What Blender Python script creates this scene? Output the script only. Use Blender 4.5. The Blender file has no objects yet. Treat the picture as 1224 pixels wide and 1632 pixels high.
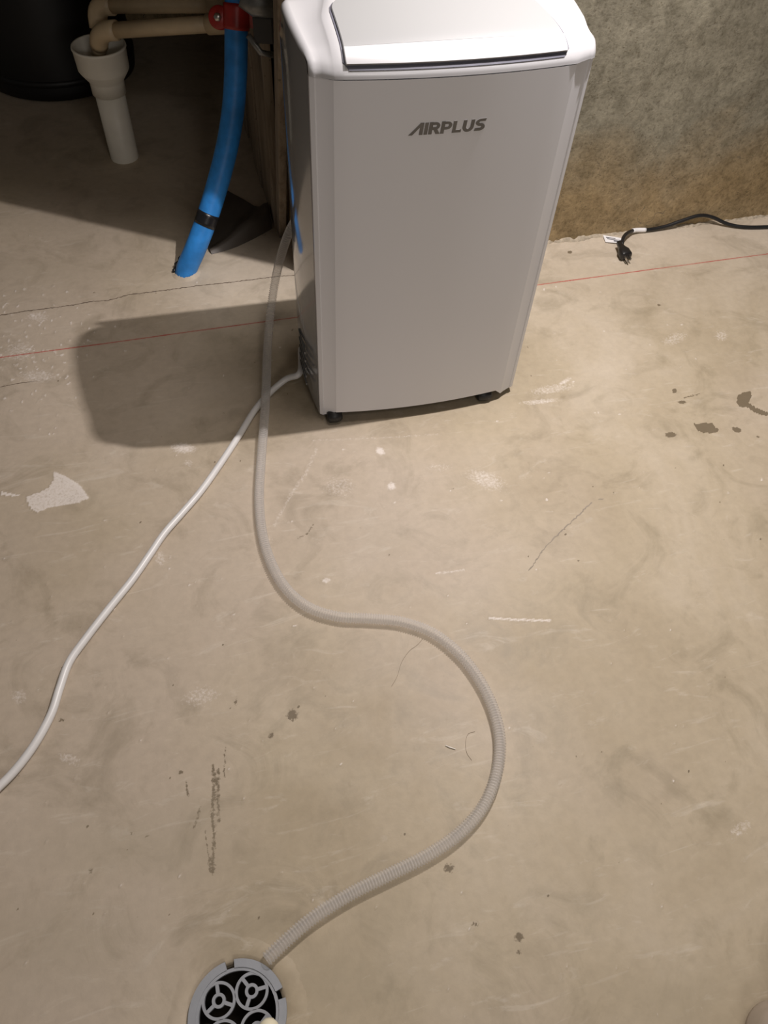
import bpy, bmesh, math, random
import numpy as np
from mathutils import Vector, Matrix, noise
random.seed(7)
rng = np.random.default_rng(7)
C = bpy.context.scene.collection
scn = bpy.context.scene
PI = math.pi

# ------------------------------------------------------------------ camera
W, H, F, HC = 1224, 1632, 1226.0, 1.25
CX, CY = W/2, H/2
_d = np.array([545-CX, 1709-CY, F]); _d /= np.linalg.norm(_d)
UP = -_d                                   # world up seen from the camera (x right, y down, z forward)
def _ray(px, py): return np.array([px-CX, py-CY, F])/F
def _fl(px, py, z=0.0):
    r = _ray(px, py); return r*((HC-z)/(-(r@UP)))
XA = _fl(1224, 405)-_fl(0, 570); XA /= np.linalg.norm(XA)     # world x runs along the red chalk line
YA = np.cross(UP, XA)
OO = _fl(508, 658)
def tow(q):
    r = q-OO; return Vector((float(r@XA), float(r@YA), float(r@UP)))
def P(px, py, z=0.0): return tow(_fl(px, py, z))              # point at height z
def PY(px, py, y):
    r = _ray(px, py); return tow(r*((OO@YA+y)/(r@YA)))
def PX(px, py, x):
    r = _ray(px, py); return tow(r*((OO@XA+x)/(r@XA)))
def PD(px, py, d): return tow(_ray(px, py)*d)
cam = bpy.data.cameras.new('camera'); camo = bpy.data.objects.new('camera', cam); C.objects.link(camo)
ex, ey, ez = np.eye(3)
def dirw(v): return Vector((float(v@XA), float(v@YA), float(v@UP)))
r_, u_, b_ = dirw(ex), dirw(-ey), dirw(-ez)
M4 = Matrix(((r_.x, u_.x, b_.x, 0), (r_.y, u_.y, b_.y, 0), (r_.z, u_.z, b_.z, 0), (0, 0, 0, 1)))
camo.matrix_world = Matrix.Translation(tow(np.zeros(3))) @ M4
cam.sensor_width = 36; cam.sensor_fit = 'AUTO'; cam.lens = F/1632*36
cam.clip_start = 0.02
scn.camera = camo

# ------------------------------------------------------------------ world, lights, exposure
wd = bpy.data.worlds.new('world'); scn.world = wd; wd.use_nodes = True
wd.node_tree.nodes['Background'].inputs[0].default_value = (1.0, 0.93, 0.84, 1)
wd.node_tree.nodes['Background'].inputs[1].default_value = 0.05
scn.view_settings.view_transform = 'Standard'; scn.view_settings.look = 'None'
scn.view_settings.exposure = 0.20; scn.view_settings.gamma = 1.0
scn.view_settings.use_curve_mapping = False
def area(name, loc, target, sx, sy, power, col):
    l = bpy.data.lights.new(name, 'AREA'); l.shape = 'RECTANGLE'; l.size = sx; l.size_y = sy
    l.energy = power; l.color = col
    o = bpy.data.objects.new(name, l); C.objects.link(o); o.location = loc
    dv = Vector(target)-Vector(loc)
    o.rotation_euler = dv.to_track_quat('-Z', 'Y').to_euler() if abs(dv.x)+abs(dv.y) > 1e-6 else (0, 0, 0)
    return o
area('hanging_lamp_light', (0.53, -0.06, 1.56), (0.53, -0.06, 0), 0.028, 0.012, 19.3, (1.0, 0.93, 0.91))
area('ceiling_light', (0.40, -0.10, 2.35), (0.40, -0.10, 0), 0.60, 0.50, 11.5, (1.0, 0.91, 0.84))
area('frontal_fill_light', (0.15, -2.8, 1.50), (0.10, 0.0, 0.3), 0.9, 0.3, 7.2, (1.0, 0.93, 0.88))  # added fill from behind the camera for the upright surfaces

area('near_fill_light', (0.25, -1.75, 2.35), (0.25, -1.75, 0), 0.3, 0.3, 4.2, (1.0, 0.91, 0.83))  # added fill to brighten the floor nearest the camera

# ------------------------------------------------------------------ helpers
def link(name, me, mat, parent=None, smooth=False):
    o = bpy.data.objects.new(name, me); C.objects.link(o)
    if mat is not None: me.materials.append(mat)
    if parent is not None: o.parent = parent
    if smooth:
        for p in me.polygons: p.use_smooth = True
    return o
def obj(name, bm, mat, parent=None, smooth=False):
    bmesh.ops.recalc_face_normals(bm, faces=bm.faces)
    me = bpy.data.meshes.new(name); bm.to_mesh(me); bm.free()
    return link(name, me, mat, parent, smooth)
def pyd(name, v, f, mat, parent=None, smooth=False):
    me = bpy.data.meshes.new(name); me.from_pydata([tuple(q) for q in v], [], f); me.update()
    bm = bmesh.new(); bm.from_mesh(me); bmesh.ops.recalc_face_normals(bm, faces=bm.faces); bm.to_mesh(me); bm.free()
    return link(name, me, mat, parent, smooth)
def thing(name, label, cat, loc=(0, 0, 0), rz=0, group=None):
    o = bpy.data.objects.new(name, None); C.objects.link(o); o.location = loc; o.rotation_euler = (0, 0, rz)
    return tag(o, label, cat, group)
def tag(o, label, cat, group=None):
    o['label'] = label; o['category'] = cat
    if group: o['group'] = group
    return o
def struct(o): o['kind'] = 'structure'; return o
def bx(bm, x0, x1, y0, y1, z0, z1):
    vs = [bm.verts.new((x, y, z)) for x in (x0, x1) for y in (y0, y1) for z in (z0, z1)]
    for f in ((0, 1, 3, 2), (4, 6, 7, 5), (0, 4, 5, 1), (2, 3, 7, 6), (0, 2, 6, 4), (1, 5, 7, 3)):
        bm.faces.new([vs[i] for i in f])
    return vs
def bev(bm, w, seg=2, edges=None):
    bmesh.ops.bevel(bm, geom=edges or list(bm.edges), offset=w, segments=seg, affect='EDGES', profile=0.7)
def catmull(pts, n):
    pts = [Vector(p) for p in pts]; out = []
    pp = [pts[0]*2-pts[1]]+pts+[pts[-1]*2-pts[-2]]
    for i in range(1, len(pp)-2):
        a, b, c, d = pp[i-1:i+3]
        for k in range(n):
            t = k/n
            out.append(0.5*((2*b)+(c-a)*t+(2*a-5*b+4*c-d)*t*t+(3*b-a-3*c+d)*t**3))
    out.append(pts[-1].copy()); return out
def resample(pts, step):
    L = [0]
    for a, b in zip(pts, pts[1:]): L.append(L[-1]+(b-a).length)
    n = max(2, int(L[-1]/step)); out = []; j = 0
    for i in range(n+1):
        s = L[-1]*i/n
        while j < len(L)-2 and L[j+1] < s: j += 1
        t = (s-L[j])/max(1e-9, L[j+1]-L[j]); out.append(pts[j].lerp(pts[j+1], min(1, max(0, t))))
    return out
def sweep(bm, pts, rad, seg=12, cap=True):
    """tube along pts; rad a number or a list; parallel-transported frames"""
    n = len(pts); rings = []
    t0 = (pts[1]-pts[0]).normalized()
    a = Vector((0, 0, 1)) if abs(t0.z) < 0.9 else Vector((1, 0, 0))
    u = t0.cross(a).normalized()
    for i in range(n):
        t = (pts[min(i+1, n-1)]-pts[max(i-1, 0)]).normalized()
        u = (u-t*u.dot(t)).normalized(); v = t.cross(u)
        r = rad[i] if isinstance(rad, (list, tuple)) else rad
        rings.append([bm.verts.new(pts[i]+(u*math.cos(2*PI*k/seg)+v*math.sin(2*PI*k/seg))*r) for k in range(seg)])
    for i in range(n-1):
        for k in range(seg):
            bm.faces.new((rings[i][k], rings[i][(k+1) % seg], rings[i+1][(k+1) % seg], rings[i+1][k]))
    if cap:
        bm.faces.new(list(reversed(rings[0]))); bm.faces.new(rings[-1])
def lathe(bm, prof, c=(0, 0, 0), seg=40, axis='z'):
    """prof: list of (r, h); closed surface of revolution, open at r>0 ends"""
    rings = []
    for r, h in prof:
        ring = []
        for k in range(seg):
            a = 2*PI*k/seg; x, y = r*math.cos(a), r*math.sin(a)
            p = (x, y, h) if axis == 'z' else ((x, h, y) if axis == 'y' else (h, x, y))
            ring.append(bm.verts.new((p[0]+c[0], p[1]+c[1], p[2]+c[2])))
        rings.append(ring)
    for a, b in zip(rings, rings[1:]):
        for k in range(seg):
            bm.faces.new((a[k], a[(k+1) % seg], b[(k+1) % seg], b[k]))
    return rings
def annulus(bm, cx, cy, r0, r1, z0, z1, a0=0, a1=2*PI, seg=40):
    full = abs(a1-a0-2*PI) < 1e-6; n = max(4, int(seg*(a1-a0)/(2*PI))); rows = []
    for k in range(n if full else n+1):
        a = a0+(a1-a0)*k/n; c, s = math.cos(a), math.sin(a)
        rows.append([bm.verts.new((cx+r*c, cy+r*s, z)) for r, z in ((r0, z0), (r1, z0), (r1, z1), (r0, z1))])
    m = len(rows)
    for k in range(m if full else m-1):
        a, b = rows[k], rows[(k+1) % m]
        for q in range(4): bm.faces.new((a[q], a[(q+1) % 4], b[(q+1) % 4], b[q]))
    if not full:
        bm.faces.new(rows[0]); bm.faces.new(list(reversed(rows[-1])))
def bar(bm, p, q, w, z0, z1):
    p, q = Vector(p), Vector(q); d = (q-p).normalized(); n = Vector((-d.y, d.x))*w/2
    vs = [bm.verts.new((a.x, a.y, z)) for z in (z0, z1) for a in (p+n, p-n, q-n, q+n)]
    for f in ((0, 1, 2, 3), (7, 6, 5, 4), (0, 4, 5, 1), (1, 5, 6, 2), (2, 6, 7, 3), (3, 7, 4, 0)):
        bm.faces.new([vs[i] for i in f])
def prism(bm, poly, fn):
    """poly 2D list, fn(x, y, k) -> 3D for k in 0,1"""
    a = [bm.verts.new(fn(x, y, 0)) for x, y in poly]; b = [bm.verts.new(fn(x, y, 1)) for x, y in poly]
    n = len(poly)
    bm.faces.new(a); bm.faces.new(list(reversed(b)))
    for i in range(n): bm.faces.new((a[i], b[i], b[(i+1) % n], a[(i+1) % n]))

# ------------------------------------------------------------------ materials
def srgb(r, g, b):
    f = lambda c: ((c/255+0.055)/1.055)**2.4 if c > 10 else c/255/12.92
    return (f(r), f(g), f(b), 1)
class NT:
    def __init__(s, name):
        s.m = bpy.data.materials.new(name); s.m.use_nodes = True; s.t = s.m.node_tree
        s.b = s.t.nodes['Principled BSDF']; s.out = s.t.nodes['Material Output']
    def n(s, typ, **kw):
        q = s.t.nodes.new(typ)
        for k, v in kw.items():
            if k.startswith('i_'):
                q.inputs[k[2:].replace('_', ' ')].default_value = v
            else: setattr(q, k, v)
        return q
    def l(s, a, b): s.t.links.new(a, b)
    def coord(s): return s.n('ShaderNodeTexCoord').outputs['Object']
    def noise(s, vec, scale, detail=4, rough=0.55, dist=0.0):
        q = s.n('ShaderNodeTexNoise'); q.inputs['Scale'].default_value = scale; q.inputs['Detail'].default_value = detail
        q.inputs['Roughness'].default_value = rough; q.inputs['Distortion'].default_value = dist
        s.l(vec, q.inputs['Vector']); return q.outputs['Fac']
    def ramp(s, fac, stops):
        q = s.n('ShaderNodeValToRGB'); e = q.color_ramp.elements
        e[0].position, e[0].color = stops[0]; e[1].position, e[1].color = stops[-1]
        for p, c in stops[1:-1]:
            x = e.new(p); x.color = c
        s.l(fac, q.inputs['Fac']); return q.outputs['Color']
    def mix(s, fac, a, b, mode='MIX'):
        q = s.n('ShaderNodeMix', data_type='RGBA', blend_type=mode)
        for sock, v in ((q.inputs['Factor'], fac), (q.inputs[6], a), (q.inputs[7], b)):
            if isinstance(v, (float, int, tuple)): sock.default_value = v
            else: s.l(v, sock)
        return q.outputs[2]
    def math(s, op, a, b=None, clamp=False):
        q = s.n('ShaderNodeMath', operation=op, use_clamp=clamp)
        for i, v in enumerate((a, b)):
            if v is None: continue
            if isinstance(v, (float, int)): q.inputs[i].default_value = v
            else: s.l(v, q.inputs[i])
        return q.outputs[0]
    def bump(s, h, strength=0.3, dist=0.002, prev=None):
        q = s.n('ShaderNodeBump'); q.inputs['Strength'].default_value = strength; q.inputs['Distance'].default_value = dist
        s.l(h, q.inputs['Height'])
        if prev is not None: s.l(prev, q.inputs['Normal'])
        return q.outputs['Normal']
def simple(name, col, rough=0.5, metal=0.0, var=0.12, scale=40, bump=0.15, bd=0.0006, coat=0.0, spec=0.5):
    t = NT(name); v = t.coord(); n1 = t.noise(v, scale, 5)
    dk = tuple(c*(1-var) for c in col[:3])+(1,); lt = tuple(min(1, c*(1+var)) for c in col[:3])+(1,)
    t.l(t.ramp(n1, [(0.3, dk), (0.7, lt)]), t.b.inputs['Base Color'])
    t.b.inputs['Roughness'].default_value = rough; t.b.inputs['Metallic'].default_value = metal
    t.b.inputs['Coat Weight'].default_value = coat; t.b.inputs['Specular IOR Level'].default_value = spec
    if bump: t.l(t.bump(t.noise(v, scale*6, 3), bump, bd), t.b.inputs['Normal'])
    return t.m

def floor_material():
    t = NT('floor_concrete'); v = t.coord()
    big = t.noise(v, 2.3, 6, 0.6, 0.6); mid = t.noise(v, 8.0, 8, 0.62, 1.2); fine = t.noise(v, 60, 6, 0.6)
    st = t.n('ShaderNodeMapping'); st.inputs['Scale'].default_value = (3.0, 11.0, 1); st.inputs['Rotation'].default_value = (0, 0, 0.5)
    t.l(v, st.inputs['Vector']); swirl = t.noise(st.outputs[0], 2.2, 8, 0.65, 2.0)
    c = t.ramp(big, [(0.30, (0.385, 0.315, 0.215, 1)), (0.52, (0.47, 0.395, 0.285, 1)), (0.72, (0.54, 0.465, 0.36, 1))])
    pq = t.n('ShaderNodeSeparateXYZ'); t.l(v, pq.inputs[0])
    hue = t.math('SUBTRACT', t.noise(v, 1.4, 3, 0.5), t.math('MULTIPLY', pq.outputs[0], 0.22))
    c = t.mix(t.math('MULTIPLY', t.ramp(hue, [(0.42, (0, 0, 0, 1)), (0.62, (1, 1, 1, 1))]), 0.6), c, (0.50, 0.42, 0.345, 1))
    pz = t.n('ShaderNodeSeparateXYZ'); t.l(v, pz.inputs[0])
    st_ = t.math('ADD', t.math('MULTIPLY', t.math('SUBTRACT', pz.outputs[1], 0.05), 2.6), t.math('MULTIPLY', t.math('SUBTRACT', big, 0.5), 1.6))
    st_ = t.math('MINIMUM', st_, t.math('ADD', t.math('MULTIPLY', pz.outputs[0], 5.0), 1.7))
    c = t.mix(t.math('MULTIPLY', t.math('MAXIMUM', t.math('MINIMUM', st_, 1.0), 0.0), 0.72), c, (0.63, 0.55, 0.45, 1))  # lighter towards the wall: extra brightness there painted into the colour
    m2 = t.ramp(mid, [(0.30, (0.76, 0.755, 0.73, 1)), (0.50, (1, 1, 1, 1)), (0.75, (1.0, 1.0, 1.0, 1))])
    c = t.mix(0.9, c, m2, 'MULTIPLY')
    sw = t.ramp(swirl, [(0.58, (0, 0, 0, 1)), (0.74, (1, 1, 1, 1))])
    c = t.mix(t.math('MULTIPLY', sw, 0.42), c, (0.66, 0.60, 0.51, 1))
    fn = t.ramp(fine, [(0.25, (0.88, 0.88, 0.88, 1)), (0.6, (1.0, 1.0, 1.0, 1)), (0.9, (1.06, 1.06, 1.06, 1))])
    c = t.mix(0.8, c, fn, 'MULTIPLY')
    # pinholes and specks
    vo = t.n('ShaderNodeTexVoronoi'); vo.inputs['Scale'].default_value = 24; t.l(v, vo.inputs['Vector'])
    sp = t.math('LESS_THAN', vo.outputs['Distance'], 0.035)
    sel = t.math('GREATER_THAN', t.noise(v, 5.1, 2), 0.62)
    c = t.mix(t.math('MULTIPLY', t.math('MULTIPLY', sp, sel), 0.8), c, (0.17, 0.13, 0.09, 1))
    # slab marks (plaster splashes, damp spots, a little painted light and shade), stored on the floor mesh
    at = t.n('ShaderNodeVertexColor'); at.layer_name = 'marks'
    sx = t.n('ShaderNodeSeparateColor'); t.l(at.outputs['Color'], sx.inputs[0])
    edge = t.noise(v, 190, 5, 0.7)
    e2 = t.math('MULTIPLY', t.math('SUBTRACT', edge, 0.5), 1.3)
    def mk(ch, hard=6.0):
        q = t.math('ADD', sx.outputs[ch], e2); q = t.math('SUBTRACT', q, 0.37)
        q = t.math('MULTIPLY', q, hard, True)
        return t.math('MULTIPLY', q, t.math('MULTIPLY', sx.outputs[ch], 4.0, True))
    c = t.mix(t.math('MULTIPLY', mk(0, 2.2), 0.75), c, (0.80, 0.74, 0.69, 1))
    c = t.mix(t.math('MULTIPLY', mk(1), 0.92), c, (0.155, 0.12, 0.075, 1))
    c = t.mix(t.math('MULTIPLY', sx.outputs[2], 0.8), c, (0.35, 0.30, 0.215, 1))      # faint broad stain, plus soft shade painted top left
    # red chalk line snapped along the wall
    ps = t.n('ShaderNodeSeparateXYZ'); t.l(v, ps.inputs[0])
    wob = t.math('MULTIPLY', t.math('SUBTRACT', t.noise(v, 2.0, 2), 0.5), 0.006)
    dy = t.math('ABSOLUTE', t.math('SUBTRACT', t.math('ADD', ps.outputs[1], wob), 0.3235))
    wv = t.math('MULTIPLY', t.noise(v, 150, 3), 0.0028)
    ln = t.math('LESS_THAN', dy, t.math('ADD', wv, 0.0003))
    halo = t.math('SUBTRACT', 1.0, t.math('MULTIPLY', dy, 160.0), True)
    vis = t.ramp(t.noise(v, 9, 4), [(0.33, (0.45, 0.45, 0.45, 1)), (0.6, (0.9, 0.9, 0.9, 1))])
    c = t.mix(t.math('MULTIPLY', halo, 0.13), c, (0.50, 0.16, 0.13, 1))
    c = t.mix(t.math('MULTIPLY', ln, vis), c, (0.42, 0.075, 0.06, 1))
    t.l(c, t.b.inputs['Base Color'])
    t.l(t.ramp(mid, [(0.3, (0.48, 0.48, 0.48, 1)), (0.7, (0.66, 0.66, 0.66, 1))]), t.b.inputs['Roughness'])
    t.b.inputs['Specular IOR Level'].default_value = 0.35
    nb = t.bump(mid, 0.18, 0.004); nb = t.bump(fine, 0.22, 0.0012, nb); nb = t.bump(sx.outputs[0], 0.5, 0.0015, nb)
    t.l(nb, t.b.inputs['Normal'])
    return t.m
def wall_material():
    t = NT('wall_concrete'); v = t.coord(); ps = t.n('ShaderNodeSeparateXYZ'); t.l(v, ps.inputs[0])
    big = t.noise(v, 3.5, 6, 0.6, 0.4); mid = t.noise(v, 22, 8, 0.66, 0.5); fine = t.noise(v, 95, 8, 0.78)
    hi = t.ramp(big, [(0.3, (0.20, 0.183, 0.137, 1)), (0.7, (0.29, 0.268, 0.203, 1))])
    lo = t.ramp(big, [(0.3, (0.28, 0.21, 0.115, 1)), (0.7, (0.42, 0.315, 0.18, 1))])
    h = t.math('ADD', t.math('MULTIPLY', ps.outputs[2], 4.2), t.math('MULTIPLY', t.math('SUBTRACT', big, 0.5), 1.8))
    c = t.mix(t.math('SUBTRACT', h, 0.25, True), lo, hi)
    c = t.mix(0.85, c, t.ramp(mid, [(0.32, (0.66, 0.65, 0.62, 1)), (0.5, (1, 1, 1, 1)), (0.72, (1.28, 1.28, 1.28, 1))]), 'MULTIPLY')
    c = t.mix(0.8, c, t.ramp(fine, [(0.34, (0.50, 0.48, 0.45, 1)), (0.47, (0.97, 0.97, 0.97, 1)), (0.72, (1.38, 1.38, 1.38, 1))]), 'MULTIPLY')
    vo = t.n('ShaderNodeTexVoronoi'); vo.inputs['Scale'].default_value = 75; vo.inputs['Randomness'].default_value = 1
    mp = t.n('ShaderNodeMapping'); mp.inputs['Scale'].default_value = (1, 1, 1.3); t.l(v, mp.inputs[0]); t.l(mp.outputs[0], vo.inputs['Vector'])
    pit = t.math('MULTIPLY', t.math('LESS_THAN', vo.outputs['Distance'], 0.17), t.math('GREATER_THAN', t.noise(v, 17, 3), 0.50))
    c = t.mix(t.math('MULTIPLY', pit, 0.6), c, (0.13, 0.105, 0.07, 1))
    cr = t.n('ShaderNodeTexVoronoi', feature='DISTANCE_TO_EDGE'); cr.inputs['Scale'].default_value = 5.5
    wv = t.n('ShaderNodeTexNoise'); wv.inputs['Scale'].default_value = 14; t.l(v, wv.inputs['Vector'])
    add = t.n('ShaderNodeVectorMath', operation='MULTIPLY_ADD'); add.inputs[1].default_value = (0.12, 0.12, 0.12)
    t.l(wv.outputs['Color'], add.inputs[0]); t.l(v, add.inputs[2]); t.l(add.outputs[0], cr.inputs['Vector'])
    ck = t.math('MULTIPLY', t.math('LESS_THAN', cr.outputs['Distance'], 0.006), t.math('GREATER_THAN', t.noise(v, 6, 2), 0.58))
    c = t.mix(t.math('MULTIPLY', ck, 0.6), c, (0.17, 0.14, 0.10, 1))
    t.l(c, t.b.inputs['Base Color']); t.b.inputs['Roughness'].default_value = 0.92; t.b.inputs['Specular IOR Level'].default_value = 0.2
    nb = t.bump(mid, 0.3, 0.004); nb = t.bump(fine, 0.9, 0.0025, nb); nb = t.bump(t.math('SUBTRACT', 1.0, pit), 0.5, 0.002, nb)
    t.l(nb, t.b.inputs['Normal'])
    return t.m
def hose_material():
    t = NT('clear_ribbed_plastic')
    tr = t.n('ShaderNodeBsdfTransparent'); tr.inputs[0].default_value = (0.96, 0.955, 0.95, 1)
    t.b.inputs['Base Color'].default_value = (0.90, 0.89, 0.88, 1); t.b.inputs['Roughness'].default_value = 0.16
    t.b.inputs['Specular IOR Level'].default_value = 0.6
    tl = t.n('ShaderNodeBsdfTranslucent'); tl.inputs[0].default_value = (0.85, 0.82, 0.78, 1)
    m0 = t.n('ShaderNodeMixShader'); m0.inputs[0].default_value = 0.35; t.l(t.b.outputs[0], m0.inputs[1]); t.l(tl.outputs[0], m0.inputs[2])
    lw = t.n('ShaderNodeLayerWeight'); lw.inputs[0].default_value = 0.35
    fac = t.math('ADD', t.math('MULTIPLY', lw.outputs['Facing'], 0.34), 0.28)
    mx = t.n('ShaderNodeMixShader'); t.l(fac, mx.inputs[0]); t.l(tr.outputs[0], mx.inputs[1]); t.l(m0.outputs[0], mx.inputs[2])
    t.l(mx.outputs[0], t.out.inputs[0])
    return t.m
def plastic_white(name, col, rough=0.22, coat=0.3):
    t = NT(name); v = t.coord()
    n1 = t.noise(v, 3, 2)
    t.l(t.ramp(n1, [(0.3, tuple(c*0.985 for c in col[:3])+(1,)), (0.7, col)]), t.b.inputs['Base Color'])
    t.b.inputs['Roughness'].default_value = rough; t.b.inputs['Coat Weight'].default_value = coat; t.b.inputs['Coat Roughness'].default_value = 0.08
    t.l(t.bump(t.noise(v, 900, 2), 0.02, 0.0002), t.b.inputs['Normal'])
    return t.m
def wood_material():
    t = NT('old_wood'); v = t.coord(); mp = t.n('ShaderNodeMapping'); mp.inputs['Scale'].default_value = (26, 26, 2.2); t.l(v, mp.inputs[0])
    g = t.noise(mp.outputs[0], 1.6, 8, 0.65, 0.8)
    c = t.ramp(g, [(0.3, (0.15, 0.11, 0.075, 1)), (0.5, (0.27, 0.215, 0.155, 1)), (0.72, (0.36, 0.30, 0.23, 1))])
    pit = t.math('GREATER_THAN', t.noise(v, 85, 3), 0.67)
    c = t.mix(t.math('MULTIPLY', pit, 0.5), c, (0.08, 0.06, 0.04, 1))
    t.l(c, t.b.inputs['Base Color']); t.b.inputs['Roughness'].default_value = 0.85
    t.l(t.bump(g, 0.4, 0.002), t.b.inputs['Normal']); return t.m
M = dict(
    floor=floor_material(), wall=wall_material(), hose=hose_material(), wood=wood_material(),
    white=plastic_white('white_plastic_dimmed', (0.44, 0.44, 0.455, 1), 0.30, 0.15),  # white shell, colour darkened to offset the strong lamp light on top
    flap_dimmed=plastic_white('flap_plastic_dimmed', (0.27, 0.275, 0.28, 1), 0.4, 0.05),  # white flap, darkened further because the lamp hits it hardest
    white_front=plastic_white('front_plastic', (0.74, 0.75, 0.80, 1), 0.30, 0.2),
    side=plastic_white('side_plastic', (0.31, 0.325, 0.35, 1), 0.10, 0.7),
    gap=simple('dark_gap', (0.10, 0.10, 0.13, 1), 0.6, bump=0), logo=simple('logo_grey', (0.17, 0.16, 0.15, 1), 0.45, bump=0),
    black=simple('black_rubber', (0.012, 0.012, 0.013, 1), 0.45), blackplug=simple('black_plug', (0.014, 0.013, 0.013, 1), 0.35),
    cord=simple('white_cord', (0.72, 0.71, 0.70, 1), 0.35, var=0.03, bump=0.05),
    steel=simple('steel', (0.55, 0.53, 0.50, 1), 0.3, 1.0, bump=0.05),
    blue=simple('blue_pipe', (0.030, 0.25, 0.70, 1), 0.45, var=0.22, scale=28, bump=0.2, bd=0.001),
    tape=simple('black_tape', (0.012, 0.012, 0.014, 1), 0.3, var=0.2),
    red=simple('red_clamp', (0.36, 0.022, 0.018, 1), 0.35, var=0.2),
    cpvc=simple('beige_pipe', (0.56, 0.44, 0.28, 1), 0.4, var=0.06), pvc=simple('white_pvc', (0.76, 0.73, 0.64, 1), 0.45, var=0.07, scale=14),
    tank=simple('black_tank', (0.004, 0.004, 0.0045, 1), 0.5), grey=simple('grey_plastic', (0.30, 0.315, 0.34, 1), 0.5, var=0.06, scale=60),
    hole=simple('drain_pit', (0.035, 0.028, 0.018, 1), 0.7, var=0.4, scale=30), paper=simple('paper', (0.85, 0.85, 0.86, 1), 0.6, var=0.02, bump=0),
    ink=simple('ink', (0.10, 0.10, 0.12, 1), 0.6, bump=0), cream=simple('cream_plastic', (0.86, 0.80, 0.60, 1), 0.4, var=0.03),
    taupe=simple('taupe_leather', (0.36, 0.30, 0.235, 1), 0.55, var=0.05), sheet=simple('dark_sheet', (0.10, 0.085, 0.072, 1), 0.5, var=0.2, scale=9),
    mortar=simple('chipped_mortar', (0.50, 0.43, 0.33, 1), 0.9, var=0.22, scale=90, bump=0.9, bd=0.003),
    crackm=simple('crack_dark', (0.12, 0.085, 0.06, 1), 0.9, bump=0), scuff=simple('grey_scuff', (0.29, 0.25, 0.20, 1), 0.8, bump=0),
    chalk=simple('plaster_white', (0.80, 0.76, 0.70, 1), 0.9, var=0.06), hair=simple('dark_hair', (0.20, 0.15, 0.10, 1), 0.5, bump=0),
    vent=simple('vent_grey', (0.13, 0.13, 0.13, 1), 0.4, bump=0),
    ceil=simple('bare_ceiling', (0.30, 0.26, 0.22, 1), 0.9), zinc=simple('galvanised', (0.22, 0.22, 0.21, 1), 0.4, 0.6, var=0.3),
)

# ------------------------------------------------------------------ the floor, with a hole for the drain
DC = Vector((-0.334, -1.065)); DR = 0.066
def world2px(X, Y):
    q = OO[None, :]+X[:, None]*XA[None, :]+Y[:, None]*YA[None, :]
    z = np.maximum(q[:, 2], 0.2)
    return CX+F*q[:, 0]/z, CY+F*q[:, 1]/z, q[:, 2]
def grid_axis(a0, a1, b0, b1, fine, nc=10):
    return np.concatenate([np.linspace(a0, b0, nc, endpoint=False), np.arange(b0, b1, fine), np.linspace(b1, a1, nc)])
xs = grid_axis(-2.6, 3.0, -0.86, 1.50, 0.004); ys = grid_axis(-2.6, 2.9, -1.20, 0.80, 0.004)
GX, GY = np.meshgrid(xs, ys); gx, gy = GX.ravel(), GY.ravel()
px, py, dep = world2px(gx, gy)
mk = np.zeros((gx.size, 4), np.float32); mk[:, 3] = 1
def blob(ch, x, y, rx, ry, ang=0.0, amp=1.0):
    a = math.radians(ang); dx, dy = px-x, py-y
    u = (dx*math.cos(a)+dy*math.sin(a))/rx; w = (-dx*math.sin(a)+dy*math.cos(a))/ry
    mk[:, ch] = np.maximum(mk[:, ch], amp*np.clip(1.35-np.sqrt(u*u+w*w)*0.9, 0, 1)*((u*u+w*w) < 2.3))
def polyfill(ch, pts, amp=1.0):
    inside = np.zeros(px.size, bool); n = len(pts)
    for i in range(n):
        x1, y1 = pts[i]; x2, y2 = pts[(i+1) % n]
        c = ((y1 > py) != (y2 > py)) & (px < (x2-x1)*(py-y1)/((y2-y1) or 1e-9)+x1)
        inside ^= c
    mk[inside, ch] = np.maximum(mk[inside, ch], amp)
def streak(ch, pts, wd_, amp=1.0):
    for (x1, y1), (x2, y2) in zip(pts, pts[1:]):
        L = math.hypot(x2-x1, y2-y1)
        t = np.clip(((px-x1)*(x2-x1)+(py-y1)*(y2-y1))/(L*L), 0, 1)
        d = np.hypot(px-x1-t*(x2-x1), py-y1-t*(y2-y1))
        mk[:, ch] = np.maximum(mk[:, ch], amp*np.clip(1.3-d/wd_*0.8, 0, 1)*(d < wd_*1.6))
# splashes of white plaster, plus one streak of painted reflected light
polyfill(0, [(86, 754), (100, 758), (118, 768), (133, 783), (139, 794), (128, 801), (100, 806), (72, 812), (58, 818), (44, 806), (42, 790), (60, 786), (78, 776), (84, 764)], 0.78)
streak(0, [(88, 755), (104, 762), (126, 776), (138, 793)], 3.5, 1.0)
polyfill(0, [(0, 783), (14, 785), (30, 789), (24, 792), (8, 790), (0, 790)], 0.9)
blob(0, 292, 714, 24, 10, 5, 0.72); blob(0, 300, 738, 10, 8, 0, 0.5); blob(0, 606, 719, 8, 6, 35, 1); blob(0, 624, 775, 8, 7, 0, 0.85)
blob(0, 775, 765, 40, 18, 20, 0.55); blob(0, 700, 745, 30, 10, 0, 0.4); blob(0, 255, 890, 12, 18, 0, 0.5)
blob(0, 320, 1110, 40, 20, -15, 0.47); blob(0, 110, 1210, 26, 12, 20, 0.50); blob(0, 30, 1110, 16, 16, 0, 0.5)
blob(0, 60, 600, 40, 14, 0, 0.52); blob(0, 30, 560, 30, 22, 0, 0.5); blob(0, 60, 505, 26, 12, 0, 0.5); blob(0, 430, 860, 8, 10, 0, .4)
blob(0, 880, 620, 50, 10, -8, 0.52); blob(0, 860, 640, 40, 5, -5, 0.6); blob(0, 900, 608, 14, 4, -30, 0.7); blob(0, 1075, 540, 30, 12, -20, 0.48)
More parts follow.
